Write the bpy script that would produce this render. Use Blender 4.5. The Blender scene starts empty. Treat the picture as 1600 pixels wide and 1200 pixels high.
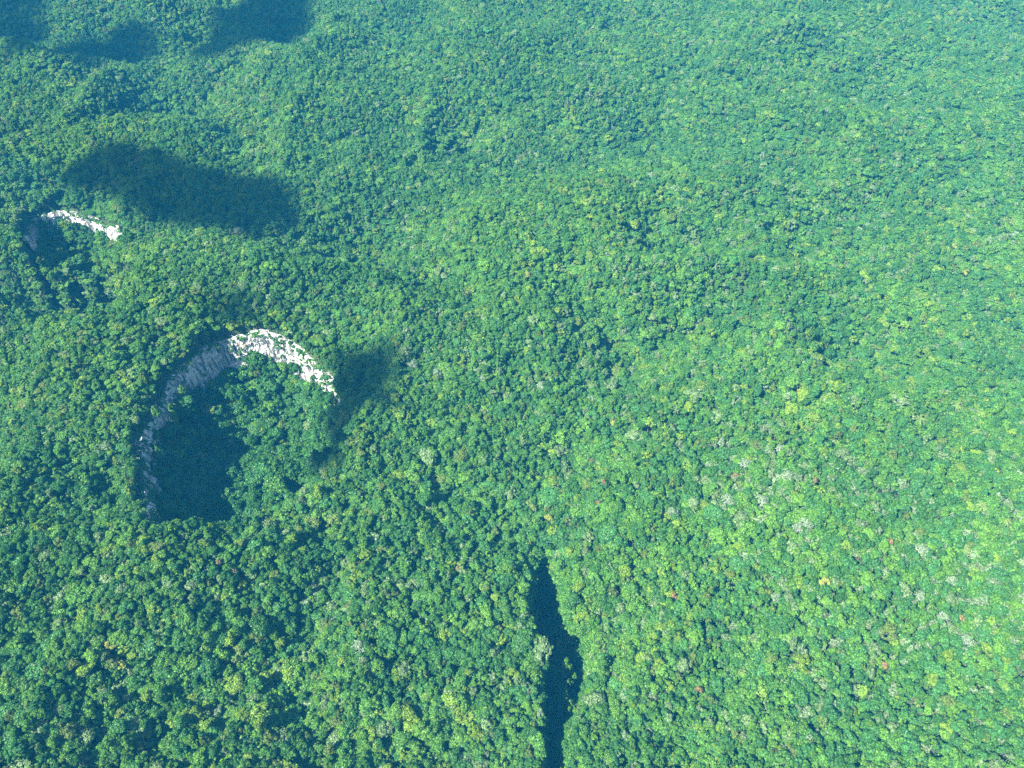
import bpy, math, random
import numpy as np
from mathutils import Vector

random.seed(7)
rng = np.random.default_rng(7)
scene = bpy.context.scene
C = scene.collection

# ------------------------------------------------------------------ camera
CAM_H = 490.0                      # metres above the valley ground
PITCH = math.radians(49.0)         # below the horizon
F_PX = 1209.0                      # focal length in pixels of a 1600 x 1200 frame
cam_data = bpy.data.cameras.new('camera')
cam_data.sensor_width = 36.0
cam_data.lens = 36.0 * F_PX / 1600.0
cam_data.clip_start = 1.0
cam_data.clip_end = 20000.0
cam = bpy.data.objects.new('camera', cam_data)
C.objects.link(cam)
cam.location = (0, 0, CAM_H)
cam.rotation_euler = (math.pi / 2 - PITCH, 0, 0)
scene.camera = cam

# ------------------------------------------------------------------ sky and sun
SUN_TRAVEL = Vector((0.536, 0.355, -0.766)).normalized()   # the way the light travels
SUN_EL = math.asin(-SUN_TRAVEL.z)
world = bpy.data.worlds.new('World')
scene.world = world
world.use_nodes = True
wn, wl = world.node_tree.nodes, world.node_tree.links
wn.clear()
sky = wn.new('ShaderNodeTexSky')
sky.sky_type = 'NISHITA'
sky.sun_disc = False
sky.sun_elevation = SUN_EL
sky.sun_rotation = math.atan2(-SUN_TRAVEL.x, -SUN_TRAVEL.y)
sky.altitude = 600
bg = wn.new('ShaderNodeBackground')
bg.inputs['Strength'].default_value = 0.075
wo = wn.new('ShaderNodeOutputWorld')
wl.new(sky.outputs[0], bg.inputs['Color'])
wl.new(bg.outputs[0], wo.inputs['Surface'])

sun_data = bpy.data.lights.new('sun', 'SUN')
sun_data.energy = 5.0
sun_data.angle = math.radians(0.53)
sun_data.color = (1.0, 0.95, 0.84)
sun = bpy.data.objects.new('sun', sun_data)
C.objects.link(sun)
sun.location = (-300, -200, 900)
sun.rotation_euler = SUN_TRAVEL.to_track_quat('-Z', 'Y').to_euler()

scene.view_settings.view_transform = 'Standard'
scene.view_settings.look = 'None'
scene.view_settings.exposure = 2.2
scene.view_settings.gamma = 1.0
scene.view_settings.use_curve_mapping = False

scene.render.engine = 'CYCLES'
scene.cycles.max_bounces = 4
scene.cycles.diffuse_bounces = 2
scene.cycles.glossy_bounces = 1
scene.cycles.transmission_bounces = 2
scene.cycles.volume_bounces = 0
scene.cycles.transparent_max_bounces = 16
scene.cycles.use_denoising = False
scene.render.filter_size = 1.2

# ------------------------------------------------------------------ helpers
CP, SP = math.cos(PITCH), math.sin(PITCH)

def at(px, py, z=0.0):
    """ground point seen at a pixel of the 1600 x 1200 photograph, at height z"""
    dx, dy = px - 800.0, -(py - 600.0)
    d = (dx, dy * SP + F_PX * CP, dy * CP - F_PX * SP)
    t = (z - CAM_H) / d[2]
    return (d[0] * t, d[1] * t)

def to_px(x, y, z):
    x, y, z = np.asarray(x, float), np.asarray(y, float), np.asarray(z, float) - CAM_H
    fwd = y * CP - z * SP
    up = y * SP + z * CP
    fwd = np.maximum(fwd, 1.0)
    return 800 + F_PX * x / fwd, 600 - F_PX * up / fwd, F_PX / fwd

def _hash(ix, iy, iz, seed):
    h = (ix.astype(np.int64) * 374761393 + iy.astype(np.int64) * 668265263
         + iz.astype(np.int64) * 2147483647 + seed * 1274126177) & 0xFFFFFFFF
    h = ((h ^ (h >> 13)) * 1103515245) & 0xFFFFFFFF
    h = ((h ^ (h >> 16)) * 2654435761) & 0xFFFFFFFF
    return ((h ^ (h >> 15)) & 0xFFFFFF) / float(0xFFFFFF)

def noise(x, y, z=0.0, seed=0):
    x, y, z = np.broadcast_arrays(np.asarray(x, float), np.asarray(y, float), np.asarray(z, float))
    ix, iy, iz = np.floor(x), np.floor(y), np.floor(z)
    fx, fy, fz = x - ix, y - iy, z - iz
    fx, fy, fz = [f * f * f * (f * (f * 6 - 15) + 10) for f in (fx, fy, fz)]
    out = 0
    for a in (0, 1):
        for b in (0, 1):
            for c in (0, 1):
                w = (fx if a else 1 - fx) * (fy if b else 1 - fy) * (fz if c else 1 - fz)
                out = out + w * _hash(ix + a, iy + b, iz + c, seed)
    return out * 2 - 1

def fbm(x, y, z=0.0, seed=0, octv=4, gain=0.5):
    s, a, f, n = 0, 1.0, 1.0, 0
    for o in range(octv):
        s = s + a * noise(np.asarray(x) * f, np.asarray(y) * f, np.asarray(z) * f, seed + o * 17)
        n += a
        a *= gain
        f *= 2.03
    return s / n

def sstep(a, b, x):
    t = np.clip((x - a) / (b - a), 0, 1)
    return t * t * (3 - 2 * t)

def poly_sdf(poly, x, y):
    """signed distance to a closed polygon, negative inside"""
    P = np.asarray(poly, float)
    if x.size > 5000:                       # far away a box distance is enough
        lo, hi = P.min(0) - 60, P.max(0) + 60
        m = (x > lo[0]) & (x < hi[0]) & (y > lo[1]) & (y < hi[1])
        out = np.full(x.shape, 60.0)
        out[m] = poly_sdf(poly, x[m], y[m]) if m.sum() <= 5000 else np.concatenate(
            [poly_sdf(poly, a, b) for a, b in zip(np.array_split(x[m], m.sum() // 4000 + 1), np.array_split(y[m], m.sum() // 4000 + 1))])
        return out
    n = len(P)
    best = np.full(x.shape, 1e18)
    inside = np.zeros(x.shape, bool)
    for i in range(n):
        ax, ay = P[i]
        bx, by = P[(i + 1) % n]
        ex, ey = bx - ax, by - ay
        t = np.clip(((x - ax) * ex + (y - ay) * ey) / (ex * ex + ey * ey + 1e-9), 0, 1)
        dd = (x - ax - t * ex) ** 2 + (y - ay - t * ey) ** 2
        best = np.minimum(best, dd)
        cond = ((ay > y) != (by > y)) & (x < (bx - ax) * (y - ay) / (by - ay + 1e-12) + ax)
        inside ^= cond
    d = np.sqrt(best)
    return np.where(inside, -d, d)

def line_dist(pts, x, y):
    P = np.asarray(pts, float)
    best = np.full(np.shape(x), 1e18)
    for i in range(len(P) - 1):
        ax, ay = P[i]
        ex, ey = P[i + 1] - P[i]
        t = np.clip(((x - ax) * ex + (y - ay) * ey) / (ex * ex + ey * ey + 1e-9), 0, 1)
        best = np.minimum(best, (x - ax - t * ex) ** 2 + (y - ay - t * ey) ** 2)
    return np.sqrt(best)

def smooth_poly(pts, step=4.0, closed=True):
    """Catmull-Rom through the points, resampled"""
    P = [np.array(p, float) for p in pts]
    n = len(P)
    out = []
    rngi = range(n) if closed else range(n - 1)
    for i in rngi:
        if closed:
            p0, p1, p2, p3 = P[(i - 1) % n], P[i], P[(i + 1) % n], P[(i + 2) % n]
        else:
            p0, p1, p2, p3 = P[max(i - 1, 0)], P[i], P[i + 1], P[min(i + 2, n - 1)]
        m = max(2, int(np.linalg.norm(p2 - p1) / step))
        for k in range(m):
            t = k / m
            out.append(0.5 * ((2 * p1) + (-p0 + p2) * t + (2 * p0 - 5 * p1 + 4 * p2 - p3) * t * t
                              + (-p0 + 3 * p1 - 3 * p2 + p3) * t ** 3))
    if not closed:
        out.append(P[-1])
    return np.array(out)

def mesh_from(name, verts, faces, mat_idx=None, mats=(), smooth=False):
    me = bpy.data.meshes.new(name)
    me.from_pydata(verts.tolist() if hasattr(verts, 'tolist') else verts, [],
                   faces.tolist() if hasattr(faces, 'tolist') else faces)
    for m in mats:
        me.materials.append(m)
    if mat_idx is not None:
        me.polygons.foreach_set('material_index', np.asarray(mat_idx, np.int32))
    if smooth:
        me.polygons.foreach_set('use_smooth', np.ones(len(me.polygons), bool))
    me.update()
    return me

def grid_mesh(name, V, nu, nv, mat, smooth=True):
    """V: (nu*nv, 3) row major"""
    i = np.arange(nu - 1)[:, None] * nv + np.arange(nv - 1)[None, :]
    i = i.ravel()
    F = np.stack([i, i + 1, i + nv + 1, i + nv], 1).astype(np.int32)
    me = bpy.data.meshes.new(name)
    me.vertices.add(len(V))
    me.vertices.foreach_set('co', np.asarray(V, np.float32).ravel())
    me.loops.add(F.size)
    me.loops.foreach_set('vertex_index', F.ravel())
    me.polygons.add(len(F))
    me.polygons.foreach_set('loop_start', np.arange(0, F.size, 4, dtype=np.int32))
    me.polygons.foreach_set('use_smooth', np.full(len(F), smooth))
    me.materials.append(mat)
    me.update(calc_edges=True)
    me.validate()
    return me

# ------------------------------------------------------------------ materials
def new_mat(name):
    m = bpy.data.materials.new(name)
    m.use_nodes = True
    m.node_tree.nodes.clear()
    return m, m.node_tree.nodes, m.node_tree.links

def leaf_material():
    m, n, l = new_mat('leaves')
    at_ = n.new('ShaderNodeAttribute')
    at_.attribute_type = 'INSTANCER'
    at_.attribute_name = 'leaf_col'
    geo = n.new('ShaderNodeNewGeometry')
    nz = n.new('ShaderNodeTexNoise')
    nz.inputs['Scale'].default_value = 0.9
    nz.inputs['Detail'].default_value = 3
    l.new(geo.outputs['Position'], nz.inputs['Vector'])
    mr = n.new('ShaderNodeMapRange')
    mr.inputs['From Min'].default_value = 0.3
    mr.inputs['From Max'].default_value = 0.7
    mr.inputs['To Min'].default_value = 0.5
    mr.inputs['To Max'].default_value = 1.5
    l.new(nz.outputs['Fac'], mr.inputs['Value'])
    # each leaf spray differs a little from the next
    mr2 = n.new('ShaderNodeMapRange')
    mr2.inputs['To Min'].default_value = 0.6
    mr2.inputs['To Max'].default_value = 1.45
    l.new(geo.outputs['Random Per Island'], mr2.inputs['Value'])
    mu0 = n.new('ShaderNodeMath'); mu0.operation = 'MULTIPLY'
    l.new(mr.outputs[0], mu0.inputs[0]); l.new(mr2.outputs[0], mu0.inputs[1])
    mu = n.new('ShaderNodeVectorMath'); mu.operation = 'SCALE'
    l.new(at_.outputs['Color'], mu.inputs[0]); l.new(mu0.outputs[0], mu.inputs['Scale'])
    d = n.new('ShaderNodeBsdfDiffuse')
    t = n.new('ShaderNodeBsdfTranslucent')
    g = n.new('ShaderNodeBsdfGlossy')
    g.inputs['Roughness'].default_value = 0.42
    g.inputs['Color'].default_value = (1, 1, 1, 1)
    l.new(mu.outputs[0], d.inputs['Color'])
    ty = n.new('ShaderNodeMix'); ty.data_type = 'RGBA'; ty.blend_type = 'MULTIPLY'
    ty.inputs[0].default_value = 1.0
    ty.inputs[7].default_value = (1.15, 1.25, 0.5, 1)
    l.new(mu.outputs[0], ty.inputs[6])
    l.new(ty.outputs[2], t.inputs['Color'])
    m1 = n.new('ShaderNodeMixShader'); m1.inputs[0].default_value = 0.30
    l.new(d.outputs[0], m1.inputs[1]); l.new(t.outputs[0], m1.inputs[2])
    m2 = n.new('ShaderNodeMixShader'); m2.inputs[0].default_value = 0.012
    l.new(m1.outputs[0], m2.inputs[1]); l.new(g.outputs[0], m2.inputs[2])
    o = n.new('ShaderNodeOutputMaterial')
    l.new(m2.outputs[0], o.inputs['Surface'])
    return m

def bark_material(name, col):
    m, n, l = new_mat(name)
    geo = n.new('ShaderNodeNewGeometry')
    nz = n.new('ShaderNodeTexNoise'); nz.inputs['Scale'].default_value = 2.0; nz.inputs['Detail'].default_value = 4
    l.new(geo.outputs['Position'], nz.inputs['Vector'])
    cr = n.new('ShaderNodeValToRGB')
    cr.color_ramp.elements[0].position = 0.3
    cr.color_ramp.elements[1].position = 0.75
    cr.color_ramp.elements[0].color = tuple(c * 0.6 for c in col) + (1,)
    cr.color_ramp.elements[1].color = tuple(min(1, c * 1.3) for c in col) + (1,)
    l.new(nz.outputs['Fac'], cr.inputs[0])
    b = n.new('ShaderNodeBsdfPrincipled'); b.inputs['Roughness'].default_value = 0.9
    l.new(cr.outputs[0], b.inputs['Base Color'])
    o = n.new('ShaderNodeOutputMaterial'); l.new(b.outputs[0], o.inputs['Surface'])
    return m

def ground_material():
    m, n, l = new_mat('forest_floor')
    geo = n.new('ShaderNodeNewGeometry')
    nz = n.new('ShaderNodeTexNoise'); nz.inputs['Scale'].default_value = 0.25; nz.inputs['Detail'].default_value = 8
    l.new(geo.outputs['Position'], nz.inputs['Vector'])
    cr = n.new('ShaderNodeValToRGB')
    e = cr.color_ramp.elements
    e[0].position, e[0].color = 0.35, (0.018, 0.030, 0.014, 1)
    e[1].position, e[1].color = 0.7, (0.045, 0.085, 0.030, 1)
    l.new(nz.outputs['Fac'], cr.inputs[0])
    bp = n.new('ShaderNodeBump'); bp.inputs['Distance'].default_value = 1.0
    l.new(nz.outputs['Fac'], bp.inputs['Height'])
    b = n.new('ShaderNodeBsdfDiffuse')
    l.new(cr.outputs[0], b.inputs['Color']); l.new(bp.outputs[0], b.inputs['Normal'])
    o = n.new('ShaderNodeOutputMaterial'); l.new(b.outputs[0], o.inputs['Surface'])
    return m

def rock_material(name, pale, dark, stain, iron=0.6):
    m, n, l = new_mat(name)
    geo = n.new('ShaderNodeNewGeometry')
    mp = n.new('ShaderNodeMapping'); mp.inputs['Scale'].default_value = (0.38, 0.38, 0.05)
    l.new(geo.outputs['Position'], mp.inputs['Vector'])
    st = n.new('ShaderNodeTexNoise'); st.inputs['Scale'].default_value = 1.0; st.inputs['Detail'].default_value = 7
    l.new(mp.outputs[0], st.inputs['Vector'])
    cr = n.new('ShaderNodeValToRGB')
    e = cr.color_ramp.elements
    e[0].position, e[0].color = 0.40, stain + (1,)
    e[1].position, e[1].color = 0.62, pale + (1,)
    x = cr.color_ramp.elements.new(0.50); x.color = dark + (1,)
    l.new(st.outputs['Fac'], cr.inputs[0])
    # warm iron patches
    nz = n.new('ShaderNodeTexNoise'); nz.inputs['Scale'].default_value = 0.11; nz.inputs['Detail'].default_value = 5
    l.new(geo.outputs['Position'], nz.inputs['Vector'])
    mr = n.new('ShaderNodeMapRange'); mr.inputs['From Min'].default_value = 0.55; mr.inputs['From Max'].default_value = 0.72
    mr.inputs['To Max'].default_value = iron
    l.new(nz.outputs['Fac'], mr.inputs['Value'])
    mx = n.new('ShaderNodeMix'); mx.data_type = 'RGBA'
    l.new(mr.outputs[0], mx.inputs[0]); l.new(cr.outputs[0], mx.inputs[6])
    mx.inputs[7].default_value = (0.36, 0.27, 0.15, 1)
    fn = n.new('ShaderNodeTexNoise'); fn.inputs['Scale'].default_value = 0.8; fn.inputs['Detail'].default_value = 6
    l.new(geo.outputs['Position'], fn.inputs['Vector'])
    bp = n.new('ShaderNodeBump'); bp.inputs['Distance'].default_value = 1.2
    l.new(fn.outputs['Fac'], bp.inputs['Height'])
    b = n.new('ShaderNodeBsdfDiffuse')
    l.new(mx.outputs[2], b.inputs['Color']); l.new(bp.outputs[0], b.inputs['Normal'])
    o = n.new('ShaderNodeOutputMaterial'); l.new(b.outputs[0], o.inputs['Surface'])
    return m

M_LEAF = leaf_material()
M_BARK = bark_material('bark', (0.16, 0.13, 0.10))
M_PALE = bark_material('bleached_wood', (0.34, 0.36, 0.30))
M_GROUND = ground_material()
M_ROCK = rock_material('limestone', (0.52, 0.525, 0.485), (0.31, 0.315, 0.29), (0.085, 0.09, 0.08), iron=0.35)
M_MOSS = rock_material('mossy_rock', (0.10, 0.11, 0.08), (0.05, 0.065, 0.04), (0.025, 0.035, 0.02), iron=0.0)

# ------------------------------------------------------------------ terrain shape
def base_height(x, y):
    h = 30 * fbm(x / 300, y / 300, seed=3, octv=2) + (20 + 3 * sstep(430, 760, y) + 10 * sstep(-200, -420, x)) * (1 - 2.2 * np.abs(fbm(x / 150, y / 150, seed=11, octv=2)))
    h = h + 5 * fbm(x / 45, y / 45, seed=13, octv=2)
    h = h - 10
    for (px, py, amp, sx, sy) in HILLS:
        cx, cy = at(px, py)
        h = h + amp * np.exp(-((x - cx) / sx) ** 2 - ((y - cy) / sy) ** 2)
    for pts, depth, w in GULLIES:
        P = [at(*p) for p in pts]
        h = h - depth * np.exp(-(line_dist(P, x, y) / w) ** 2)
    return h

HILLS = [  # pixel, height, half-widths in metres
    (1400, 250, 40, 160, 90), (1250, 60, 40, 150, 90), (700, 90, 32, 150, 90), (560, 190, 26, 80, 70),
    (400, 470, 30, 120, 45), (150, 560, 16, 80, 50), (180, 230, 36, 110, 55), (760, 520, 20, 110, 36),
    (640, 680, 12, 90, 60), (1150, 800, 18, 120, 80), (1500, 900, 22, 140, 100), (650, 1000, 10, 70, 60),
    (250, 880, 14, 70, 36), (60, 900, 8, 60, 50), (1000, 330, 24, 120, 60), (60, 120, 26, 90, 60), (1180, 480, 18, 110, 60),
    (940, 120, 26, 110, 70),
]
GULLIES = [
    ([(720, 500), (690, 440), (640, 380), (540, 350), (420, 380)], 18, 30),
    ([(880, 470), (960, 530), (1000, 560), (1110, 510)], 22, 26),
    ([(845, 880), (880, 760), (900, 660)], 10, 20),
    ([(500, 1230), (470, 1080), (500, 930), (560, 800)], 13, 20),
    ([(640, 250), (830, 160), (850, 190), (1000, 220), (1090, 80)], 18, 35),
    ([(330, 200), (270, 160), (200, 190), (60, 220)], 26, 40),
    ([(1060, 1200), (960, 1120), (930, 1000)], 10, 18),
    ([(300, 30), (250, 90), (110, 120)], 20, 40), ([(450, 60), (400, 20), (330, 40)], 22, 40),
]

# the big sinkhole: cliffed on its far and left sides, a wooded ramp on the right
BIG_RIM_PX = [(378, 816), (300, 824), (232, 818), (218, 770), (214, 715), (228, 650), (252, 600), (290, 556),
              (340, 526), (395, 514), (450, 530), (495, 562), (534, 612)]
BIG_RAMP_PX = [(560, 640), (560, 690), (510, 750), (425, 800)]
# the second sinkhole, far left
SML_RIM_PX = [(30, 372), (38, 346), (62, 330), (95, 322), (122, 328), (152, 339), (182, 352), (206, 370)]
SML_RAMP_PX = [(200, 410), (140, 440), (60, 430)]
# the wooded hollow below it, steep on the side towards the sun
HOLLOW_PX = [(-90, 530), (0, 524), (80, 512), (150, 492), (212, 452), (228, 412), (170, 384), (80, 392), (-90, 402)]
# the narrow gorge that runs under the camera
SLIT_L_PX = [(846, 872), (834, 886), (823, 930), (828, 980), (838, 1020), (840, 1100), (842, 1200), (842, 1330)]
SLIT_R_PX = [(904, 1330), (904, 1200), (902, 1130), (914, 1095), (932, 1055), (920, 1020), (914, 985), (896, 960), (892, 925), (876, 884)]
RIM_Z = 12.0

def px_poly(px, lift):
    """pixels -> points on the hills, seen at 'lift' metres above the ground (tree tops)"""
    px = np.array(px, float)
    z = np.zeros(len(px))
    for _ in range(30):
        Q = np.array([at(a, b, c) for (a, b), c in zip(px, z)])
        z += 0.6 * (base_height(Q[:, 0], Q[:, 1]) + lift - z)
    return [at(a, b, c) for (a, b), c in zip(px, z)]

BIG = smooth_poly(px_poly(BIG_RIM_PX + BIG_RAMP_PX, 4))
SML = smooth_poly(px_poly(SML_RIM_PX + SML_RAMP_PX, 4))
SLIT = smooth_poly(px_poly(SLIT_L_PX + SLIT_R_PX, 4))
HOLLOW = smooth_poly(px_poly(HOLLOW_PX, 8))
BIG_RIM = smooth_poly(px_poly(BIG_RIM_PX, 4), 0.6, closed=False)
SML_RIM = smooth_poly(px_poly(SML_RIM_PX, 4), 1.0, closed=False)
BIG_RAMP = px_poly([BIG_RIM_PX[-1]] + BIG_RAMP_PX[:-1], 4)
SML_RAMP = px_poly([SML_RIM_PX[-1]] + SML_RAMP_PX, 4)
SLIT_HEAD = px_poly([(850, 868)], 4)

# added to lift trees into sunlight: pit knolls, steps on the gorge's right flank
MOUNDS = [px_poly([(a, b)], -30)[0] + (24, 8.0) for a, b in ((286, 690), (255, 668), (268, 645), (300, 650))]
STEPS = [px_poly([(a, b)], -18)[0] + (24, 6.0) for a, b in ((884, 1046), (889, 1092), (888, 955))]
KNOLL = px_poly([(410, 640)], -40)[0]
TALL = px_poly([(300, 575)], 0)[0]
PIT = px_poly([(300, 765)], -40)[0]
SLIT_LEFT, SLIT_RIGHT = px_poly(SLIT_L_PX, 4), px_poly(SLIT_R_PX, 4)

def holes(x, y):
    """-> list of (sdf, depth of the floor below the rim)"""
    jig = 3.0 * fbm(x / 14, y / 14, seed=41, octv=3)
    db = poly_sdf(BIG, x, y) + jig
    rb = line_dist(BIG_RAMP, x, y)
    # a band of bare rock, below it a steep wooded scree, and a deep pit by the near wall
    scree = 26 + 1.0 * np.maximum(0, -db - 4) + 18 * np.exp(-((x - TALL[0]) ** 2 + (y - TALL[1]) ** 2) / 40 ** 2)
    pit = 34 * np.exp(-((x - PIT[0]) ** 2 + (y - PIT[1]) ** 2) / 34 ** 2)
    Db = np.minimum(54 * (1 - np.exp(-rb / 19)) - 14 * np.exp(-((x - KNOLL[0]) ** 2 + (y - KNOLL[1]) ** 2) / 26 ** 2) + pit, scree + 0.6 * pit) * sstep(0, 8, rb + 0.5)
    Db = Db + 6 * fbm(x / 22, y / 22, seed=5) * sstep(5, 40, rb)
    for (mx_, my_, amp, rad) in MOUNDS:
        Db = Db - np.minimum(amp, np.maximum(Db - 8, 0)) * np.exp(-((x - mx_) ** 2 + (y - my_) ** 2) / rad ** 2)
    ds = poly_sdf(SML, x, y) + jig
    rs = line_dist(SML_RAMP, x, y)
    Ds = np.minimum(np.minimum(0.75 * rs, 23 + 0.8 * np.maximum(0, -ds - 4)), 44)
    dl = poly_sdf(SLIT, x, y) + 1.7 * jig + 1.5 * noise(x / 5, y / 5, 0, 43)
    hx, hy = SLIT_HEAD[0]
    rl = np.hypot(x - hx, y - hy)
    Dl = np.minimum(10 + 2.2 * rl, 58) + 3 * fbm(x / 12, y / 12, seed=9)
    for (mx_, my_, amp, rad) in STEPS:
        Dl = Dl - amp * np.exp(-((x - mx_) ** 2 + (y - my_) ** 2) / rad ** 2)
    dh = poly_sdf(HOLLOW, x, y) + 2 * jig
    Dh = 58 + 8 * fbm(x / 30, y / 30, seed=15)
    return [(db, Db), (ds, Ds), (dl, Dl), (dh, Dh)]

def height(x, y):
    x, y = np.asarray(x, float), np.asarray(y, float)
    h = base_height(x, y)
    for i, (d, D) in enumerate(holes(x, y)):
        w = 2.0
        if i == 3:
            w = 26.0
        if i == 2:            # sheer on the left, stepped on the right
            w = np.where(np.abs(d) < 40, 4.0 + 6.0 * sstep(-6, 6, line_dist(SLIT_LEFT, x, y) - line_dist(SLIT_RIGHT, x, y)), 4.0)
        h = h - np.maximum(D, 0) * sstep(0.5, -w, d)
    return h

def axis(lo, hi, step, far):
    core = np.arange(lo, hi + step, step)
    a, s, left = lo, step, []
    while a > -far:
        s *= 1.25
        a -= s
        left.append(a)
    b, s, right = core[-1], step, []
    while b < far:
        s *= 1.25
        b += s
        right.append(b)
    return np.array(left[::-1] + core.tolist() + right)

FAR = 4200.0
gx = axis(-820, 820, 3.4, FAR)
gy = axis(60, 1320, 3.4, FAR)
GX, GY = np.meshgrid(gx, gy, indexing='ij')
GZ = height(GX.ravel(), GY.ravel())
ground = bpy.data.objects.new('ground', grid_mesh('ground', np.stack([GX.ravel(), GY.ravel(), GZ], 1),
                                                  len(gx), len(gy), M_GROUND))
C.objects.link(ground)
ground['kind'] = 'structure'
ground['label'] = 'hilly forest floor under the rainforest canopy'

# ------------------------------------------------------------------ cliffs
def cliff(name, rim, label, hole_i, mat, inset=2.6, seed=0, amp=1.0, over=-0.5):
    rim = np.asarray(rim)
    n = len(rim)
    tan = np.gradient(rim, axis=0)
    tan /= np.linalg.norm(tan, axis=1)[:, None] + 1e-9
    nor = np.stack([tan[:, 1], -tan[:, 0]], 1)
    poly = (BIG, SML, SLIT)[hole_i]
    test = rim + nor * 3
    if np.mean(poly_sdf(poly, test[:, 0], test[:, 1])) > 0:
        nor = -nor
    arc = np.concatenate([[0], np.cumsum(np.linalg.norm(np.diff(rim, axis=0), axis=1))])
    top = base_height(rim[:, 0], rim[:, 1]) + over
    foot = rim + nor * 7
    bot = height(foot[:, 0], foot[:, 1]) - 3
    bot = np.minimum(bot, top - 1.5)
    nv = 64
    V = np.zeros((n, nv, 3))
    for j in range(nv):
        t = j / (nv - 1)
        z = top + (bot - top) * t
        depth = top - z
        tilt = depth + 0.10 * arc + 5 * fbm(arc / 40, depth / 40, 0, seed + 1, 2)      # the beds dip along the wall
        led = np.round(2.4 * noise(arc / 26, tilt / 3.0, 0, seed + 3)) * 0.35           # broken beds
        blk = np.round(2.0 * noise(arc / 5 + 3 * np.floor(tilt / 2.4), np.floor(tilt / 2.4), 0, seed + 5)) * 0.25
        rough = (1 - 2.5 * np.abs(fbm(arc / 4, depth / 11, 0, seed + 9, 4))) * 1.2
        big = fbm(arc / 30, depth / 40, 0, seed + 13, 2) * 4.0
        disp = amp * (led + blk + rough + big)
        fade = min(1.0, 0.25 + t * 6)
        off = inset + 4.0 * t + disp * fade
        V[:, j, 0] = rim[:, 0] + nor[:, 0] * off
        V[:, j, 1] = rim[:, 1] + nor[:, 1] * off
        V[:, j, 2] = z + 0.7 * noise(arc / 5, depth / 6, 0, seed + 21)
    # a lip that runs back under the soil and trees of the rim
    lip = V[:, :1, :].copy()
    lip[:, 0, 0] = rim[:, 0] - nor[:, 0] * 3
    lip[:, 0, 1] = rim[:, 1] - nor[:, 1] * 3
    lip[:, 0, 2] = base_height(lip[:, 0, 0], lip[:, 0, 1]) - 2.5
    V = np.concatenate([lip, V], 1)
    o = bpy.data.objects.new(name, grid_mesh(name, V.reshape(-1, 3), n, nv + 1, mat, smooth=False))
    C.objects.link(o)
    o['kind'] = 'structure'
    o['label'] = label
    return o, rim, nor, top, bot

CL_BIG = cliff('limestone_cliff', BIG_RIM, 'curved white limestone cliff around the big sinkhole', 0, M_ROCK, seed=100)
CL_SML = cliff('limestone_cliff', SML_RIM, 'short cream limestone cliff above the small far sinkhole', 1, M_ROCK, seed=200, amp=0.7)

# ------------------------------------------------------------------ tree parts
ICO_V, ICO_F = None, None
def _ico():
    import bmesh
    global ICO_V, ICO_F
    bm = bmesh.new()
    bmesh.ops.create_icosphere(bm, subdivisions=2, radius=1.0)
    ICO_V = np.array([v.co[:] for v in bm.verts])
    ICO_F = np.array([[v.index for v in f.verts] for f in bm.faces])
    bm.free()
_ico()
def _ico1():
    import bmesh
    bm = bmesh.new()
    bmesh.ops.create_icosphere(bm, subdivisions=1, radius=1.0)
    v = np.array([q.co[:] for q in bm.verts]); f = np.array([[q.index for q in g.verts] for g in bm.faces])
    bm.free()
    return v, f
ICO1_V, ICO1_F = _ico1()

def unit(v):
    return v / (np.linalg.norm(v, axis=-1, keepdims=True) + 1e-9)

def leaf_cards(r, centers, normals, size):
    """a folded four-cornered leaf spray at every centre"""
    n = len(centers)
    a = unit(np.cross(normals, r.normal(size=(n, 3))))
    b = np.cross(normals, a)
    s = size[:, None]
    asp = r.uniform(0.55, 0.95, (n, 1))
    fold = r.uniform(-0.1, 0.35, (n, 1)) * s
    v0 = centers + a * s
    v1 = centers + b * s * asp - normals * fold
    v2 = centers - a * s * r.uniform(0.7, 1.0, (n, 1))
    v3 = centers - b * s * asp - normals * fold
    V = np.stack([v0, v1, v2, v3], 1).reshape(-1, 3)
    k = np.arange(n) * 4
    F = np.concatenate([np.stack([k, k + 1, k + 2], 1), np.stack([k, k + 2, k + 3], 1)], 0)
    return V, F

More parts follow.
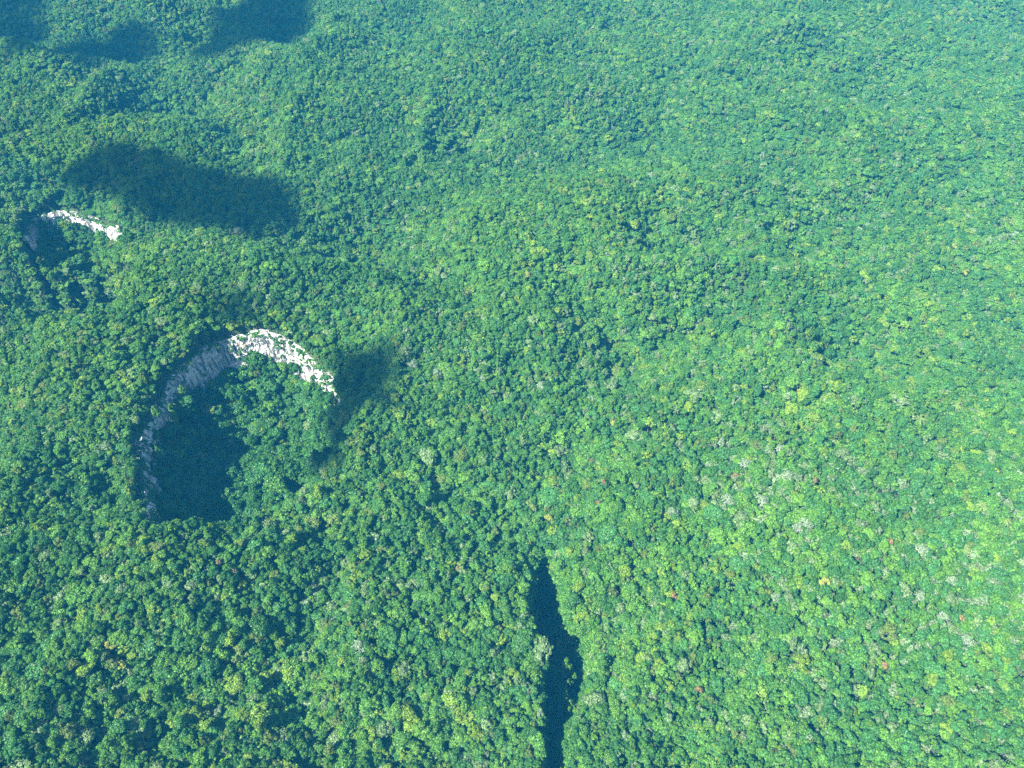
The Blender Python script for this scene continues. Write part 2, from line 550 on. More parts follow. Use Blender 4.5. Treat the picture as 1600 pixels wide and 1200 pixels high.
def crown_geo(seed, R, H, zc, nl, style='dome', cards=110, lobe=(0.26, 0.42), leaf=(0.28, 0.52), core=True):
    """lobed crown: every lobe a clump of leaf sprays round a small ragged core"""
    r = np.random.default_rng(seed)
    Vs, Fs, off = [], [], 0
    ga = math.pi * (3 - math.sqrt(5))
    lop = r.uniform(-0.22, 0.22, 2) * R                       # no crown is centred on its trunk
    ax = 1 + r.uniform(-0.2, 0.2)
    for i in range(nl):
        t = (i + 0.5) / nl
        cz = {'dome': 1 - 1.25 * t, 'flat': 0.75 - 0.75 * t, 'tall': 1 - 1.7 * t}[style]
        cz += r.normal() * 0.16
        rad = math.sqrt(max(0.02, 1 - min(1, abs(cz)) ** 2)) * r.uniform(0.5, 1.22)
        an = ga * i + r.uniform(-0.9, 0.9)
        lr = R * r.uniform(*lobe) * r.choice([0.55, 0.85, 1.1, 1.25])
        c = np.array([math.cos(an) * rad * ax * (R - lr * 0.7) + lop[0], math.sin(an) * rad / ax * (R - lr * 0.7) + lop[1],
                      zc + cz * H * 0.5 + r.normal() * 0.5])
        out = unit(c - np.array([0, 0, zc - H * 0.5]))
        m = int(cards * (lr / (R * 0.34)) ** 2)
        d = unit(r.normal(size=(m, 3)))
        flip = (d @ out) < -0.25
        d[flip] *= -1
        rough = 1 + 0.16 * noise(d[:, 0] * 2.2 + seed, d[:, 1] * 2.2 + i, d[:, 2] * 2.2, seed)
        squash = np.array([1, 1, r.uniform(0.65, 0.9)])
        p = c + d * squash * lr * (rough * r.choice([0.9, 1.0, 1.12, 1.3], m, p=[0.3, 0.35, 0.23, 0.12]) * r.uniform(0.88, 1.08, m))[:, None]
        nrm = unit(d + r.normal(size=(m, 3)) * 0.5 + np.array([0, 0, 0.15]))
        V, F = leaf_cards(r, p, nrm, r.uniform(leaf[0], leaf[1], m))
        Vs.append(V); Fs.append(F + off); off += len(V)
        if core:
            k = 1 + 0.2 * noise(ICO1_V[:, 0] * 1.7 + i, ICO1_V[:, 1] * 1.7, ICO1_V[:, 2] * 1.7 + seed, seed + 5)
            V = c + ICO1_V * squash * lr * 0.72 * k[:, None]
            Vs.append(V); Fs.append(ICO1_F + off); off += len(V)
    return np.concatenate(Vs), np.concatenate(Fs)

def tube(p0, p1, r0, r1, sides=5):
    p0, p1 = np.array(p0, float), np.array(p1, float)
    d = unit(p1 - p0)
    a = unit(np.cross(d, [0.3, 0.9, 0.1])); b = np.cross(d, a)
    ang = np.arange(sides) * 2 * math.pi / sides
    ring = np.cos(ang)[:, None] * a + np.sin(ang)[:, None] * b
    V = np.concatenate([p0 + ring * r0, p1 + ring * r1])
    i = np.arange(sides); j = (i + 1) % sides
    F = np.concatenate([np.stack([i, j, j + sides], 1), np.stack([i, j + sides, i + sides], 1)])
    return V, F

def join(parts):
    Vs, Fs, off = [], [], 0
    for V, F in parts:
        Vs.append(V); Fs.append(F + off); off += len(V)
    return np.concatenate(Vs), np.concatenate(Fs)

def trunk_geo(seed, R, zc, H, r0=0.32):
    """tapered, slightly crooked trunk with limbs reaching into the crown"""
    r = np.random.default_rng(seed + 999)
    parts, p = [], np.array([0, 0, -3.0])
    fork = zc - H * 0.35
    for k in range(4):
        q = np.array([r.normal() * 0.25, r.normal() * 0.25, -3 + (fork + 3) * (k + 1) / 4])
        parts.append(tube(p, q, r0 * (1.25 - 0.16 * k), r0 * (1.09 - 0.16 * k), 6))
        p = q
    for k in range(6):
        an = k * 1.047 + r.uniform(-0.4, 0.4)
        mid = p + np.array([math.cos(an) * R * 0.3, math.sin(an) * R * 0.3, H * 0.22])
        end = p + np.array([math.cos(an) * R * 0.66, math.sin(an) * R * 0.66, H * r.uniform(0.35, 0.6)])
        parts.append(tube(p, mid, r0 * 0.45, r0 * 0.3, 4))
        parts.append(tube(mid, end, r0 * 0.3, r0 * 0.12, 4))
    return join(parts)

def bare_geo(seed, R, zc, H):
    """bleached, nearly leafless branches"""
    r = np.random.default_rng(seed + 555)
    parts = []
    def grow(p, d, ln, rad, lev):
        q = p + d * ln
        parts.append(tube(p, q, rad, rad * 0.6, 3))
        if lev == 0:
            return
        for _ in range(3 if lev > 1 else 4):
            nd = unit(d + r.normal(size=3) * 0.55 + np.array([0, 0, 0.06]))
            grow(q, nd, ln * r.uniform(0.55, 0.8), rad * 0.6, lev - 1)
    base = np.array([0, 0, zc - H * 0.45])
    for k in range(7):
        an = k * 0.9 + r.uniform(-0.3, 0.3)
        grow(base, unit(np.array([math.cos(an), math.sin(an), r.uniform(0.35, 1.0)])), R * 0.45, 0.22, 3)
    return join(parts)

def palm_geo(seed, R, zc):
    """star of arching fronds, each a midrib with leaflets"""
    r = np.random.default_rng(seed + 77)
    parts = []
    nf = 15
    for k in range(nf):
        an = k * 2 * math.pi / nf + r.uniform(-0.12, 0.12)
        up = r.uniform(0.15, 1.0)
        L = R * r.uniform(0.9, 1.12)
        pts = []
        for s in np.linspace(0, 1, 8):
            rad = L * s
            z = zc + up * L * 0.55 * s - L * 0.62 * s * s
            pts.append(np.array([math.cos(an) * rad, math.sin(an) * rad, z]))
        side = np.array([-math.sin(an), math.cos(an), 0])
        for i in range(7):
            a, b = pts[i], pts[i + 1]
            parts.append(tube(a, b, 0.07, 0.05, 3))
            w = 0.95 * math.sin(math.pi * min(0.95, (i + 0.9) / 8))
            for sg in (-1, 1):
                for f in (0.0, 0.5):
                    c0 = a + (b - a) * f
                    c1 = a + (b - a) * (f + 0.42)
                    tip = c1 + side * sg * w + (b - a) * 0.5 - np.array([0, 0, 0.28 * w])
                    parts.append((np.array([c0, c1, tip]), np.array([[0, 1, 2]])))
    return join(parts)

# kinds of crown: (R, H, zc, lobes, style)
KINDS = [
    (2.6, 3.6, 9.0, 14, 'dome'), (3.1, 4.2, 10.5, 18, 'dome'), (3.6, 4.6, 11.5, 22, 'dome'), (4.2, 5.0, 12.5, 26, 'dome'),
    (2.9, 5.6, 12.0, 18, 'tall'), (2.3, 4.8, 11.0, 14, 'tall'), (4.3, 3.4, 13.0, 26, 'flat'), (3.5, 3.2, 11.5, 20, 'flat'),
    (3.0, 4.0, 10.0, 12, 'dome'), (3.9, 5.6, 12.5, 18, 'dome'), (2.2, 3.2, 8.5, 10, 'dome'), (3.3, 6.4, 13.0, 20, 'tall'),
]
EMERGENT = [   # the tall broad trees that stand out above the rest
    (6.0, 6.5, 16.0, 30, 'dome'), (6.6, 5.2, 16.5, 36, 'flat'), (5.6, 7.5, 16.5, 30, 'tall'), (6.3, 7.0, 16.0, 24, 'dome'),
    (5.4, 5.8, 15.0, 22, 'flat'), (5.8, 6.2, 15.5, 34, 'dome'),
]

proto_coll = bpy.data.collections.new('tree_kinds')       # never linked to the scene: only read by the forest
def proto(name, crown, trunk=None):
    V, F = crown
    idx = np.zeros(len(F), np.int32)
    if trunk is not None:
        tv, tf = trunk
        F = np.concatenate([F, tf + len(V)]); V = np.concatenate([V, tv])
        idx = np.concatenate([idx, np.ones(len(tf), np.int32)])
    me = mesh_from(name, V, F, idx, (M_LEAF, M_BARK))
    o = bpy.data.objects.new(name, me)
    proto_coll.objects.link(o)
    return o

for i, (R, H, zc, nl, st) in enumerate(KINDS):
    proto('forest_kind_%02d' % i, crown_geo(50 + i, R, H, zc, nl, st, cards=85, lobe=(0.24, 0.4)), trunk_geo(50 + i, R, zc, H, 0.22))
N_KIND = len(KINDS)
for i in range(3):      # low understorey shrubs
    proto('shrub_kind_%02d' % i, crown_geo(90 + i, 2.3, 2.4, 1.8, 9, 'dome', cards=60))
N_SHRUB = 3
bV, bF = crown_geo(130, 3.4, 3.6, 10.5, 16, 'dome', cards=60, core=False)
proto('sparse_kind_00', (bV, bF), join([trunk_geo(130, 3.4, 10.5, 3.6, 0.2), bare_geo(130, 3.2, 10.5, 3.6)]))
ALL_NAMES = sorted(o.name for o in proto_coll.objects)
IDX = {nm: i for i, nm in enumerate(ALL_NAMES)}
F_IDX = [IDX['forest_kind_%02d' % i] for i in range(N_KIND)]
S_IDX = [IDX['shrub_kind_%02d' % i] for i in range(N_SHRUB)]
SP_IDX = IDX['sparse_kind_00']

# ------------------------------------------------------------------ leaf colours
LOOKS = {
    'deep green': (0.034, 0.112, 0.014), 'blue-green': (0.040, 0.134, 0.026), 'mid-green': (0.056, 0.152, 0.017),
    'bright green': (0.078, 0.182, 0.017), 'yellow-green': (0.118, 0.202, 0.017), 'pale grey-green': (0.110, 0.178, 0.062),
    'olive': (0.088, 0.138, 0.022),
}
LOOK_NAMES = list(LOOKS)
LOOK_COL = np.array([LOOKS[k] for k in LOOK_NAMES])
LOOK_W = np.array([0.18, 0.20, 0.30, 0.20, 0.05, 0.04, 0.03])

# ------------------------------------------------------------------ individual trees
tree_meshes = {}
def get_tree_meshes(kind):
    if kind in tree_meshes:
        return tree_meshes[kind]
    if isinstance(kind, int):
        R, H, zc, nl, st = EMERGENT[kind]
        cv = crown_geo(300 + kind, R, H, zc, nl, st, cards=130, lobe=(0.17, 0.31), leaf=(0.32, 0.6))
        cm = mesh_from('crown', *cv, mats=(M_LEAF,))
        tm = mesh_from('trunk', *trunk_geo(300 + kind, R, zc, H, 0.45), mats=(M_BARK,))
    elif kind == 'small':
        cm = mesh_from('crown', *crown_geo(330, 3.6, 5.0, 15, 14, 'dome', cards=110), mats=(M_LEAF,))
        tm = mesh_from('trunk', *trunk_geo(330, 3.6, 15, 5.0, 0.28), mats=(M_BARK,))
    elif kind == 'bare':
        V1, F1 = bare_geo(340, 4.6, 14, 5.0)
        V2, F2 = crown_geo(341, 4.2, 4.6, 14, 16, 'dome', cards=60, core=False, leaf=(0.3, 0.5))
        cm = mesh_from('branches', np.concatenate([V1, V2]), np.concatenate([F1, F2 + len(V1)]),
                       np.concatenate([np.zeros(len(F1)), np.ones(len(F2))]), (M_PALE, M_LEAF))
        tm = mesh_from('trunk', *trunk_geo(340, 1.0, 14, 5.0, 0.4), mats=(M_PALE,))
    elif kind == 'palm':
        cm = mesh_from('fronds', *palm_geo(350, 4.8, 13.0), mats=(M_LEAF,))
        tm = mesh_from('trunk', *tube((0, 0, -3), (0, 0, 13), 0.28, 0.2, 7), mats=(M_BARK,))
    tree_meshes[kind] = (cm, tm)
    return tree_meshes[kind]

INDIV = []     # x, y, z, radius, and what it is; labelled below
def add_tree(kind, x, y, z, s, sz, look, col, name='broadleaf_tree', fixed=None, part='crown'):
    cm, tm = get_tree_meshes(kind)
    root = bpy.data.objects.new(name, None)
    C.objects.link(root)
    root.location = (x, y, z)
    root.rotation_euler = (0, 0, random.uniform(0, 6.28))
    root.scale = (s, s, sz)
    root.empty_display_size = 0.5
    c = bpy.data.objects.new(part, cm); C.objects.link(c); c.parent = root
    c['leaf_col'] = [float(v) for v in col]
    t = bpy.data.objects.new('trunk', tm); C.objects.link(t); t.parent = root
    Rk = EMERGENT[kind][0] if isinstance(kind, int) else {'small': 3.6, 'bare': 4.6, 'palm': 4.8}[kind]
    zt = (EMERGENT[kind][2] if isinstance(kind, int) else {'small': 15, 'bare': 14, 'palm': 13}[kind]) * sz
    px, py, k = to_px(x, y, z + zt)
    INDIV.append(dict(o=root, x=x, y=y, r=Rk * s, px=float(px), py=float(py), look=look, kind=kind, fixed=fixed))
    return root

GZ2 = GZ.reshape(len(gx), len(gy))
def ground_z(x, y):
    i = int(np.clip(np.searchsorted(gx, x) - 1, 0, len(gx) - 2)); j = int(np.clip(np.searchsorted(gy, y) - 1, 0, len(gy) - 2))
    u = (x - gx[i]) / (gx[i + 1] - gx[i]); v = (y - gy[j]) / (gy[j + 1] - gy[j])
    return float((1 - u) * ((1 - v) * GZ2[i, j] + v * GZ2[i, j + 1]) + u * ((1 - v) * GZ2[i + 1, j] + v * GZ2[i + 1, j + 1]))

def solve(px, py, zt):
    """base position whose crown, zt above the ground, shows at the pixel"""
    z = 0.0
    for _ in range(14):
        x, y = at(px, py, z + zt)
        z = ground_z(x, y)
    return x, y, z

ORANGE = [(925, 718), (945, 752), (935, 786), (715, 888), (1392, 848), (1052, 930), (1500, 965), (1385, 1040), (1275, 750),
          (1150, 741), (1093, 1075), (342, 878), (367, 893)]
YELLOW = [(640, 295), (825, 430), (1490, 384), (167, 1008), (1508, 424), (958, 662), (1290, 906), (1250, 610), (860, 808), (192, 1037)]
LIME = [(1413, 506), (1340, 214), (1015, 660), (1190, 1080), (1348, 1080), (950, 1055), (740, 450)]
PALE = [(1140, 778), (1192, 782), (1262, 815), (1247, 825), (1215, 932), (1475, 962), (1490, 905), (1510, 1000), (488, 916), (588, 162),
        (846, 602), (970, 722), (1535, 40), (1540, 165), (1290, 182), (1356, 352), (372, 360), (755, 590), (645, 570), (682, 582),
        (1128, 690), (560, 1010), (850, 1010), (1410, 870), (1440, 860), (355, 22), (250, 62), (1220, 700), (1165, 725), (1232, 745),
        (1050, 800), (1440, 930), (1018, 275)]
PALMS = [(1536, 790), (1573, 810), (1555, 710), (1525, 675), (1494, 634), (1438, 655), (1585, 560)]

taken = []
def spot(px, py, zt, r):
    x, y, z = solve(px, py, zt)
    taken.append((x, y, r))
    return x, y, z

for (px, py) in ORANGE:
    x, y, z = spot(px, py, 13.5, 4)
    add_tree('small', x, y, z, random.uniform(0.55, 0.78), 0.84, 'orange', (random.uniform(0.15, 0.20), 0.132, 0.050), 'flowering_tree')
for (px, py) in YELLOW:
    x, y, z = spot(px, py, 13.5, 4)
    add_tree('small', x, y, z, random.uniform(0.65, 0.95), 0.88, 'yellow', (0.21, random.uniform(0.22, 0.25), 0.040), 'flowering_tree')
for (px, py) in LIME:
    x, y, z = spot(px, py, 14.0, 5)
    add_tree(random.randrange(6), x, y, z, random.uniform(0.6, 0.8), 0.84, 'lime-green', (0.14, 0.25, 0.030))
for (px, py) in PALE:
    x, y, z = spot(px, py, 13, 4)
    add_tree('bare', x, y, z, random.uniform(0.65, 1.05), random.uniform(0.82, 0.95), 'bare', (0.15, 0.215, 0.115), 'pale_tree', part='branches')
for (px, py) in PALMS:
    x, y, z = spot(px, py, 12.5, 4)
    add_tree('palm', x, y, z, random.uniform(0.85, 1.1), random.uniform(0.85, 1.05), 'palm', (0.15, 0.23, 0.05), 'palm_tree', part='fronds')

# trees that rise out of the dark of the gorge and of the sinkhole
def sun_line(x, y):
    """height above which a point is clear of the shade thrown by the canopy towards the sun"""
    hd = math.hypot(SUN_TRAVEL.x, SUN_TRAVEL.y)
    ux, uy, tn = SUN_TRAVEL.x / hd, SUN_TRAVEL.y / hd, -SUN_TRAVEL.z / hd
    return max(ground_z(x - ux * q, y - uy * q) + 14 - q * tn for q in np.arange(6, 110, 3.0))

GORGE = [(867, 1049, 24), (883, 1040, 26), (892, 1022, 22), (886, 1068, 24), (884, 1088, 25), (888, 1112, 24), (874, 955, 24), (878, 980, 24), (893, 1100, 24), (897, 1062, 24)]
for (px, py, zt) in GORGE:
    for zt in range(18, 37, 2):
        x, y, z = solve(px, py, zt)
        if z + zt > sun_line(x, y):
            break
    taken.append((x, y, 3))
    add_tree('small', x, y, z, random.uniform(0.55, 0.95), zt / 15.0, 'gorge', LOOKS['bright green'], 'slender_tree', fixed='gorge')
HOLE = [(284, 680, 26), (294, 692, 27), (257, 662, 24), (268, 640, 22), (250, 710, 22), (300, 640, 22)]
for (px, py, zt) in HOLE:
    for zt in range(18, 37, 2):
        x, y, z = solve(px, py, zt)
        if z + zt > sun_line(x, y):
            break
    taken.append((x, y, 4))
    add_tree('small', x, y, z, random.uniform(0.9, 1.15), zt / 15.0, 'hole', LOOKS['bright green'], 'slender_tree', fixed='hole')

# broad emergent trees, the largest crowns in the picture
tries = 0
while len(INDIV) < 300 and tries < 20000:
    tries += 1
    px = random.uniform(-10, 1610)
    py = 1215 - 720 * random.random() ** 1.45
    kind = random.randrange(6)
    s = random.uniform(0.5, 0.9)
    x, y, z = solve(px, py, EMERGENT[kind][2] * 0.78)
    r = EMERGENT[kind][0] * s
    if any((x - a) ** 2 + (y - b) ** 2 < (r + c + 2) ** 2 for a, b, c in taken):
        continue
    xa, ya = np.array([x]), np.array([y])
    hs = holes(xa, ya)
    if any((d[0] < r * 0.75) and i in (1, 2) for i, (d, D) in enumerate(hs)):
        continue
    d0, D0 = hs[0][0][0], hs[0][1][0]
    if -9 < d0 < r * 0.7 and D0 > 5:
        continue
    if any((x - a) ** 2 + (y - b) ** 2 < (r + c + 2) ** 2 for a, b, c in taken):
        continue
    taken.append((x, y, r))
    li = int(rng.choice(len(LOOK_NAMES), p=LOOK_W))
    col = LOOK_COL[li] * random.uniform(0.9, 1.12)
    add_tree(kind, x, y, z, s, 0.66 + 0.16 * s + random.uniform(-0.05, 0.08), LOOK_NAMES[li], col)

# --- labels: look, then where it stands among things one can find
def region(px, py):
    if 205 < px < 560 and 520 < py < 800 and poly_px(px, py):
        return 'inside the big sinkhole'
    if py > 1130:
        if px < 400: return 'along the bottom edge below the sinkhole'
        if px < 840: return 'along the bottom edge just before the gorge'
        if px < 1150: return 'along the bottom edge just past the gorge'
        return 'along the bottom edge far beyond the gorge'
    if py > 840:
        if px < 215: return 'on the slope in the lower left corner'
        if px < 420: return 'on the slope under the big sinkhole'
        if px < 640: return 'midway between sinkhole and gorge'
        if px < 840: return 'close before the gorge'
        if px < 1010: return 'close past the gorge'
        if px < 1260: return 'on the sunny slope right of the gorge'
        return 'on the bright slope in the lower right'
    if py > 640:
        if px < 240: return 'on the rim beside the sinkhole shade'
        if px < 640: return 'on the slope right of the big sinkhole'
        if px < 1000: return 'above the head of the gorge'
        if px < 1300: return 'on the hill right of the gorge head'
        return 'by the right edge at mid height'
    if py > 380:
        if px < 240: return 'in the dark hollow at far left'
        if px < 640: return 'on the ridge above the big cliff'
        if px < 1000: return 'in the middle of the photo'
        return 'on the hillside right of the middle'
    if px < 600: return 'among the shaded far hills'
    if px < 1100: return 'on the far hills at top centre'
    return 'on the far hills at top right'

def poly_px(px, py):
    d = poly_sdf(BIG_RIM_PX + BIG_RAMP_PX, np.array([px], float), np.array([py], float))
    return d[0] < 0

WHAT = {'orange': 'orange-flowering tree', 'yellow': 'yellow-flowering tree', 'lime-green': 'vivid lime-green tree', 'bare': 'pale sparse-leaved tree',
        'palm': 'star-shaped palm', 'gorge': 'slender sunlit tree rising from the gorge', 'hole': 'sunlit tree in the dark of the sinkhole'}
ORD = ['first', 'second', 'third', 'fourth', 'fifth', 'sixth', 'seventh', 'eighth', 'ninth', 'tenth', 'eleventh', 'twelfth', 'thirteenth']
GROUP = {'orange': 'orange flowering trees', 'yellow': 'yellow flowering trees', 'lime-green': 'lime-green trees', 'bare': 'pale sparse-leaved trees',
         'palm': 'palms on the bright slope', 'gorge': 'trees rising from the gorge', 'hole': 'trees rising in the sinkhole'}
cells = {}
for t in INDIV:
    what = WHAT.get(t['look'], 'broad %s tree' % t['look'])
    reg = '' if t['fixed'] else region(t['px'], t['py'])
    cells.setdefault((what, reg), []).append(t)
for (what, reg), ts in cells.items():
    ts.sort(key=lambda t: t['px'])
    for i, t in enumerate(ts):
        lab = (what + ' ' + reg).strip()
        if len(ts) == 2:
            lab += ', the ' + ('left one' if i == 0 else 'right one')
        elif len(ts) > 2:
            lab += ', ' + ('leftmost' if i == 0 else 'rightmost' if i == len(ts) - 1 else ORD[i] + ' from left')
        t['o']['label'] = lab
        t['o']['category'] = 'palm' if t['look'] == 'palm' else 'tree'
        t['o']['group'] = GROUP.get(t['look'], 'broad trees standing out of the canopy')

# ------------------------------------------------------------------ the forest: one uncountable mass
def forest_points():
    xs, ys = [], []
    step = 3.25
    ax = np.arange(-900, 900, step); ay = np.arange(70, 1420, step)
    X, Y = np.meshgrid(ax, ay, indexing='ij')
    X = X + rng.uniform(-0.48, 0.48, X.shape) * step
    X[:, ::2] += step * 0.5
    Y = Y + rng.uniform(-0.48, 0.48, Y.shape) * step
    X, Y = X.ravel(), Y.ravel()
    px, py, k = to_px(X, Y, 10.0)
    m = 110 * k + 60
    keep = (px > -m) & (px < 1600 + m) & (py > -60) & (py < 1200 + m)
    X, Y = X[keep], Y[keep]
    return X, Y

X, Y = forest_points()
tk = np.array(taken)
ok = np.ones(len(X), bool)
for a, b, c in tk:
    near = (np.abs(X - a) < 12) & (np.abs(Y - b) < 12)
    ok[near] &= ((X[near] - a) ** 2 + (Y[near] - b) ** 2) > (c * 0.80) ** 2
HS = holes(X, Y)
(db, Db), (ds, Ds), (dl, Dl), (dh, Dh) = HS
ok &= ~((db > -8) & (db < 0.6) & (Db > 6))
ok &= ~((ds > -7) & (ds < 0.6) & (Ds > 6))
X, Y = X[ok], Y[ok]
db, Db, ds, Ds, dl, Dl, dh = [v[ok] for v in (db, Db, ds, Ds, dl, Dl, dh)]
Z = height(X, Y)
n = len(X)
patch = fbm(X / 70, Y / 70, seed=61, octv=3)
patch2 = fbm(X / 38, Y / 38, seed=67, octv=2)
patch3 = fbm(X / 17, Y / 17, seed=69, octv=2)
# smooth close canopy on the ridges, ragged canopy with gaps in the hollows
hol = height(X, Y) - 0.25 * sum(base_height(X + a, Y + b) for a, b in ((45, 0), (-45, 0), (0, 45), (0, -45)))
rag = np.clip(0.32 - hol / 14 + 0.5 * fbm(X / 120, Y / 120, seed=83, octv=2), 0.03, 1.0)
rag = np.where(dh < -4, 1.0, rag)
S = np.clip((0.70 + 0.16 * patch + 0.12 * patch2 + 0.2 * rag) * np.exp(rng.normal(0, 0.27, n)), 0.38, 1.7)
SZ = np.clip(0.88 + (0.07 + 0.55 * rag) * patch3 + 0.10 * patch2 + rng.normal(0, 1, n) * (0.055 + 0.13 * rag), 0.42, 1.7)
inpit = (db < -4) & (Db > 10)
S = np.where(inpit, S * 1.35, S)
SZ = np.where(inpit, np.clip(SZ * 1.25 + rng.normal(0, 0.25, n), 0.5, 2.2), SZ)
deep = ((dl < -2) | ((db < -4) & (Db > 40)))
kind = rng.choice(F_IDX, n)
pale = np.zeros(n)
for (qx, qy, amp, rad) in ((1230, 790, 0.30, 60), (1480, 940, 0.34, 60), (1350, 1100, 0.12, 60), (700, 590, 0.16, 40), (1530, 60, 0.15, 90), (600, 160, 0.12, 60)):
    cx, cy = at(qx, qy, 10)
    pale += amp * np.exp(-((X - cx) ** 2 + (Y - cy) ** 2) / rad ** 2)
sp = rng.random(n) < np.clip(0.015 + 0.05 * (fbm(X / 90, Y / 90, seed=71) + 0.1) + 0.55 * pale, 0.006, 0.5)
kind = np.where(sp, SP_IDX, kind)
# colours: kinds mixed, with drifts of yellower and bluer woods
W = np.tile(LOOK_W, (n, 1))
W[:, 3] *= np.exp(1.6 * patch2); W[:, 4] *= np.exp(1.8 * patch); W[:, 1] *= np.exp(-1.4 * patch); W[:, 5] *= np.exp(2.2 * fbm(X / 60, Y / 60, seed=73))
W /= W.sum(1, keepdims=True)
li = (np.cumsum(W, 1) < rng.random((n, 1))).sum(1).clip(0, len(LOOK_NAMES) - 1)
li = np.where(inpit & (rng.random(n) < 0.75), rng.choice([0, 1], n), li)      # darker leaf kinds in the pit, their colour also standing for half shade
COL = LOOK_COL[li] * rng.uniform(0.86, 1.16, (n, 1))
COL[sp] = np.array((0.130, 0.198, 0.088)) * rng.uniform(0.8, 1.2, (sp.sum(), 1))
# understorey
ux = X[::2] + rng.normal(0, 2.6, len(X[::2])); uy = Y[::2] + rng.normal(0, 2.6, len(X[::2]))
H2 = holes(ux, uy)
uok = ~((H2[0][0] > -5) & (H2[0][0] < 1) & (H2[0][1] > 6)) & ~((H2[1][0] > -5) & (H2[1][0] < 1) & (H2[1][1] > 6))
ux, uy = ux[uok], uy[uok]
uz = height(ux, uy) + rng.uniform(0.0, 6.0, len(ux))
us = rng.uniform(0.7, 1.5, len(ux))
ucol = LOOK_COL[rng.choice(4, len(ux))] * rng.uniform(0.7, 1.0, (len(ux), 1))
# bushes clinging to the cliff faces
bx, by, bz, bs = [], [], [], []
for (o, rim, nor, top, bot), cnt in ((CL_BIG, 1500), (CL_SML, 90)):
    for _ in range(cnt):
        i = random.randrange(len(rim))
        hgt = top[i] - bot[i]
        if hgt < 8:
            continue
        t = random.random()
        # ivy and bushes thick on the near and left walls, sparse on the bright far one
        veg = 0.10 + (0.95 * float(sstep(0.38, 0.20, i / len(rim))) if cnt > 500 else 0.0) + 0.55 * float(noise(i / 14.0, t * 3.0, 0, 77)) + 0.25 * t * t
        if random.random() > veg:
            continue
        off = 4.0 + 4.0 * t + random.uniform(0, 1.5)
        bx.append(rim[i, 0] + nor[i, 0] * off); by.append(rim[i, 1] + nor[i, 1] * off)
        bz.append(top[i] - hgt * t - 1.5); bs.append(random.uniform(0.35, 0.8))
# bushes all down the flanks of the gorge
lo_, hi_ = SLIT.min(0) - 3, SLIT.max(0) + 3
gxs = rng.uniform(lo_[0], hi_[0], 16000); gys = rng.uniform(lo_[1], hi_[1], 16000)
gd = poly_sdf(SLIT, gxs, gys)
sel = (gd > -13) & (gd < 2)
gxs, gys = gxs[sel], gys[sel]
gzs = height(gxs, gys)
bx += gxs.tolist(); by += gys.tolist(); bz += (gzs - 0.3).tolist(); bs += rng.uniform(0.6, 1.25, len(gxs)).tolist()
# a fringe of bushes hanging over the rims
for (o, rim, nor, top, bot) in (CL_BIG, CL_SML):
    for i in range(0, len(rim), 2):
        if random.random() < 0.25:
            continue
        off = random.uniform(-0.5, 3.6)
        bx.append(rim[i, 0] + nor[i, 0] * off); by.append(rim[i, 1] + nor[i, 1] * off)
        bz.append(top[i] - 1.6 - random.random() * max(0.0, off) * 0.9); bs.append(random.uniform(0.5, 1.05))
nb = len(bx)
PX = np.concatenate([X, ux, bx]); PY = np.concatenate([Y, uy, by]); PZ = np.concatenate([Z, uz, bz])
KI = np.concatenate([kind, rng.choice(S_IDX, len(ux)), rng.choice(S_IDX, nb)]).astype(np.int32)
EL = rng.uniform(0.82, 1.22, n)
SC = np.concatenate([np.stack([S * EL, S / EL, SZ], 1), np.stack([us, us, us], 1), np.stack([bs, bs, bs], 1)])
CO = np.concatenate([COL, ucol, LOOK_COL[rng.choice(4, nb)]])
NP = len(PX)
RO = np.stack([rng.normal(0, 0.06, NP), rng.normal(0, 0.06, NP), rng.uniform(0, 6.283, NP)], 1)

me = bpy.data.meshes.new('forest')
me.vertices.add(NP)
me.vertices.foreach_set('co', np.stack([PX, PY, PZ], 1).astype(np.float32).ravel())
def attr(name, typ, field, data, dt):
    a = me.attributes.new(name, typ, 'POINT')
    a.data.foreach_set(field, np.ascontiguousarray(data, dt).ravel())
attr('kind', 'INT', 'value', KI, np.int32)
attr('size', 'FLOAT_VECTOR', 'vector', SC, np.float32)
attr('turn', 'FLOAT_VECTOR', 'vector', RO, np.float32)
attr('leaf_col', 'FLOAT_VECTOR', 'vector', CO, np.float32)
me.update()
forest = bpy.data.objects.new('forest', me)
C.objects.link(forest)
forest['kind'] = 'stuff'
forest['label'] = 'dense green rainforest canopy covering the hills'
forest['category'] = 'forest'

ng = bpy.data.node_groups.new('forest_nodes', 'GeometryNodeTree')
ng.interface.new_socket('Geometry', in_out='INPUT', socket_type='NodeSocketGeometry')
ng.interface.new_socket('Geometry', in_out='OUTPUT', socket_type='NodeSocketGeometry')
N, L = ng.nodes, ng.links
gi, go = N.new('NodeGroupInput'), N.new('NodeGroupOutput')
ci = N.new('GeometryNodeCollectionInfo')
ci.inputs['Collection'].default_value = proto_coll
ci.inputs['Separate Children'].default_value = True
ci.inputs['Reset Children'].default_value = True
ip = N.new('GeometryNodeInstanceOnPoints')
ip.inputs['Pick Instance'].default_value = True
def named(nm, dtype):
    a = N.new('GeometryNodeInputNamedAttribute')
    a.data_type = dtype
    a.inputs['Name'].default_value = nm
    return a.outputs[0]
L.new(gi.outputs[0], ip.inputs['Points'])
L.new(ci.outputs[0], ip.inputs['Instance'])
L.new(named('kind', 'INT'), ip.inputs['Instance Index'])
er = N.new('FunctionNodeEulerToRotation')
L.new(named('turn', 'FLOAT_VECTOR'), er.inputs[0])
L.new(er.outputs[0], ip.inputs['Rotation'])
L.new(named('size', 'FLOAT_VECTOR'), ip.inputs['Scale'])
L.new(ip.outputs[0], go.inputs[0])
md = forest.modifiers.new('forest', 'NODES')
md.node_group = ng

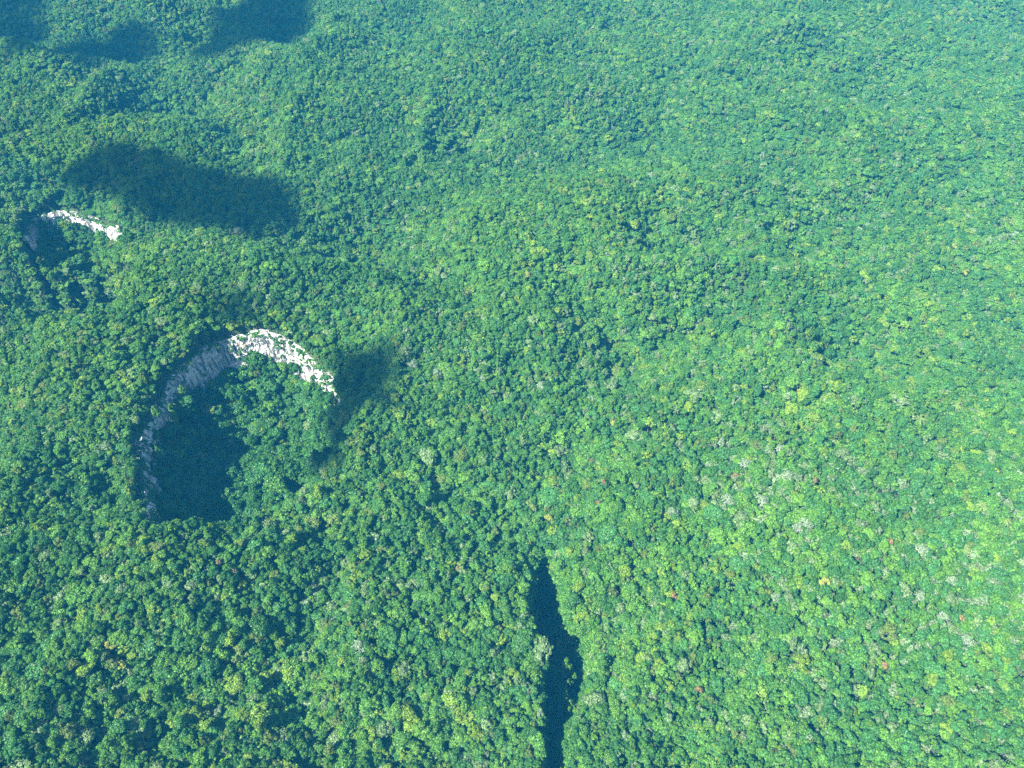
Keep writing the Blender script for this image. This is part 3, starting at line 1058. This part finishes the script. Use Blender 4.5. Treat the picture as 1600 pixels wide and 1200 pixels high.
# ------------------------------------------------------------------ unseen clouds, added and shaped to throw shade on chosen patches
def shade_cloud_material():
    m, n, l = new_mat('cloud')
    d = n.new('ShaderNodeBsdfDiffuse'); d.inputs['Color'].default_value = (0.9, 0.9, 0.9, 1)
    t = n.new('ShaderNodeBsdfTransparent')
    mx = n.new('ShaderNodeMixShader'); mx.inputs[0].default_value = 0.42
    l.new(t.outputs[0], mx.inputs[1]); l.new(d.outputs[0], mx.inputs[2])
    o = n.new('ShaderNodeOutputMaterial'); l.new(mx.outputs[0], o.inputs['Surface'])
    return m
M_SHADE_CLOUD = shade_cloud_material()
SHADE_CLOUD_Z = 1500.0
SHADES = [
    [(60, 268), (120, 240), (200, 222), (255, 234), (310, 256), (395, 258), (445, 285), (446, 330), (404, 356), (352, 378), (300, 352), (250, 350), (195, 322), (140, 292), (90, 288)],
    [(225, 62), (300, 20), (380, -40), (470, -40), (462, 20), (380, 62), (300, 78)],
    [(40, 95), (60, 60), (120, 30), (200, 15), (215, 50), (130, 92)],
    [(512, 552), (560, 538), (614, 552), (632, 590), (598, 626), (556, 660), (520, 712), (462, 742), (425, 716), (452, 668), (488, 622), (512, 586)],
    [(352, 478), (400, 462), (425, 480), (390, 500)],
    [(-90, -60), (60, -60), (72, -5), (30, 42), (-90, 70)],
]
for ci_, pl in enumerate(SHADES):
    pg = np.array([at(a, b, 18) for a, b in pl])
    lo, hi = pg.min(0), pg.max(0)
    parts = []
    area = 0
    cnt = 0
    while cnt < (170, 130, 110, 190, 14, 60)[ci_]:
        q = np.array([random.uniform(lo[0], hi[0]), random.uniform(lo[1], hi[1])])
        d = poly_sdf(pg, q[:1], q[1:])[0]
        if d > 9 or (d > -4 and random.random() < 0.7):
            area += 1
            if area > 6000: break
            continue
        r = random.uniform(4, 9) if d > -4 else min(26.0, max(6.0, -d * random.uniform(0.6, 1.0)))
        zc = SHADE_CLOUD_Z + random.uniform(0, 22)
        t = (zc - 18) / -SUN_TRAVEL.z
        c = np.array([q[0] - SUN_TRAVEL.x * t, q[1] - SUN_TRAVEL.y * t, zc])
        k = 1 + 0.22 * noise(ICO_V[:, 0] * 1.8 + cnt, ICO_V[:, 1] * 1.8, ICO_V[:, 2] * 1.8, 900 + ci_)
        parts.append((c + ICO_V * np.array([1, 1, 0.75]) * r * k[:, None], ICO_F))
        cnt += 1
    if parts:
        V, F = join(parts)
        o = bpy.data.objects.new('cloud', mesh_from('cloud', V, F, mats=(M_SHADE_CLOUD,), smooth=True))
        C.objects.link(o)
        o['kind'] = 'structure'

# ------------------------------------------------------------------ the air
def box(name, lo, hi):
    v = np.array([[x, y, z] for x in (lo[0], hi[0]) for y in (lo[1], hi[1]) for z in (lo[2], hi[2])])
    f = np.array([[0, 1, 3, 2], [4, 6, 7, 5], [0, 4, 5, 1], [2, 3, 7, 6], [0, 2, 6, 4], [1, 5, 7, 3]])
    return mesh_from(name, v, f)
g = float(max(np.abs(gx).max(), np.abs(gy).max())) + 60
hz = bpy.data.objects.new('haze', box('haze', (-g, -g, float(GZ.min()) - 4), (g, g, CAM_H + 12)))
C.objects.link(hz)
hz['kind'] = 'stuff'
hz['label'] = 'thin blue haze over the forest'
m, nn, ll = new_mat('haze')
pv = nn.new('ShaderNodeVolumePrincipled')
pv.inputs['Color'].default_value = (0.03, 0.46, 0.96, 1)
pv.inputs['Density'].default_value = 0.000082
pv.inputs['Anisotropy'].default_value = -0.15
oo = nn.new('ShaderNodeOutputMaterial')
ll.new(pv.outputs[0], oo.inputs['Volume'])
hz.data.materials.append(m)
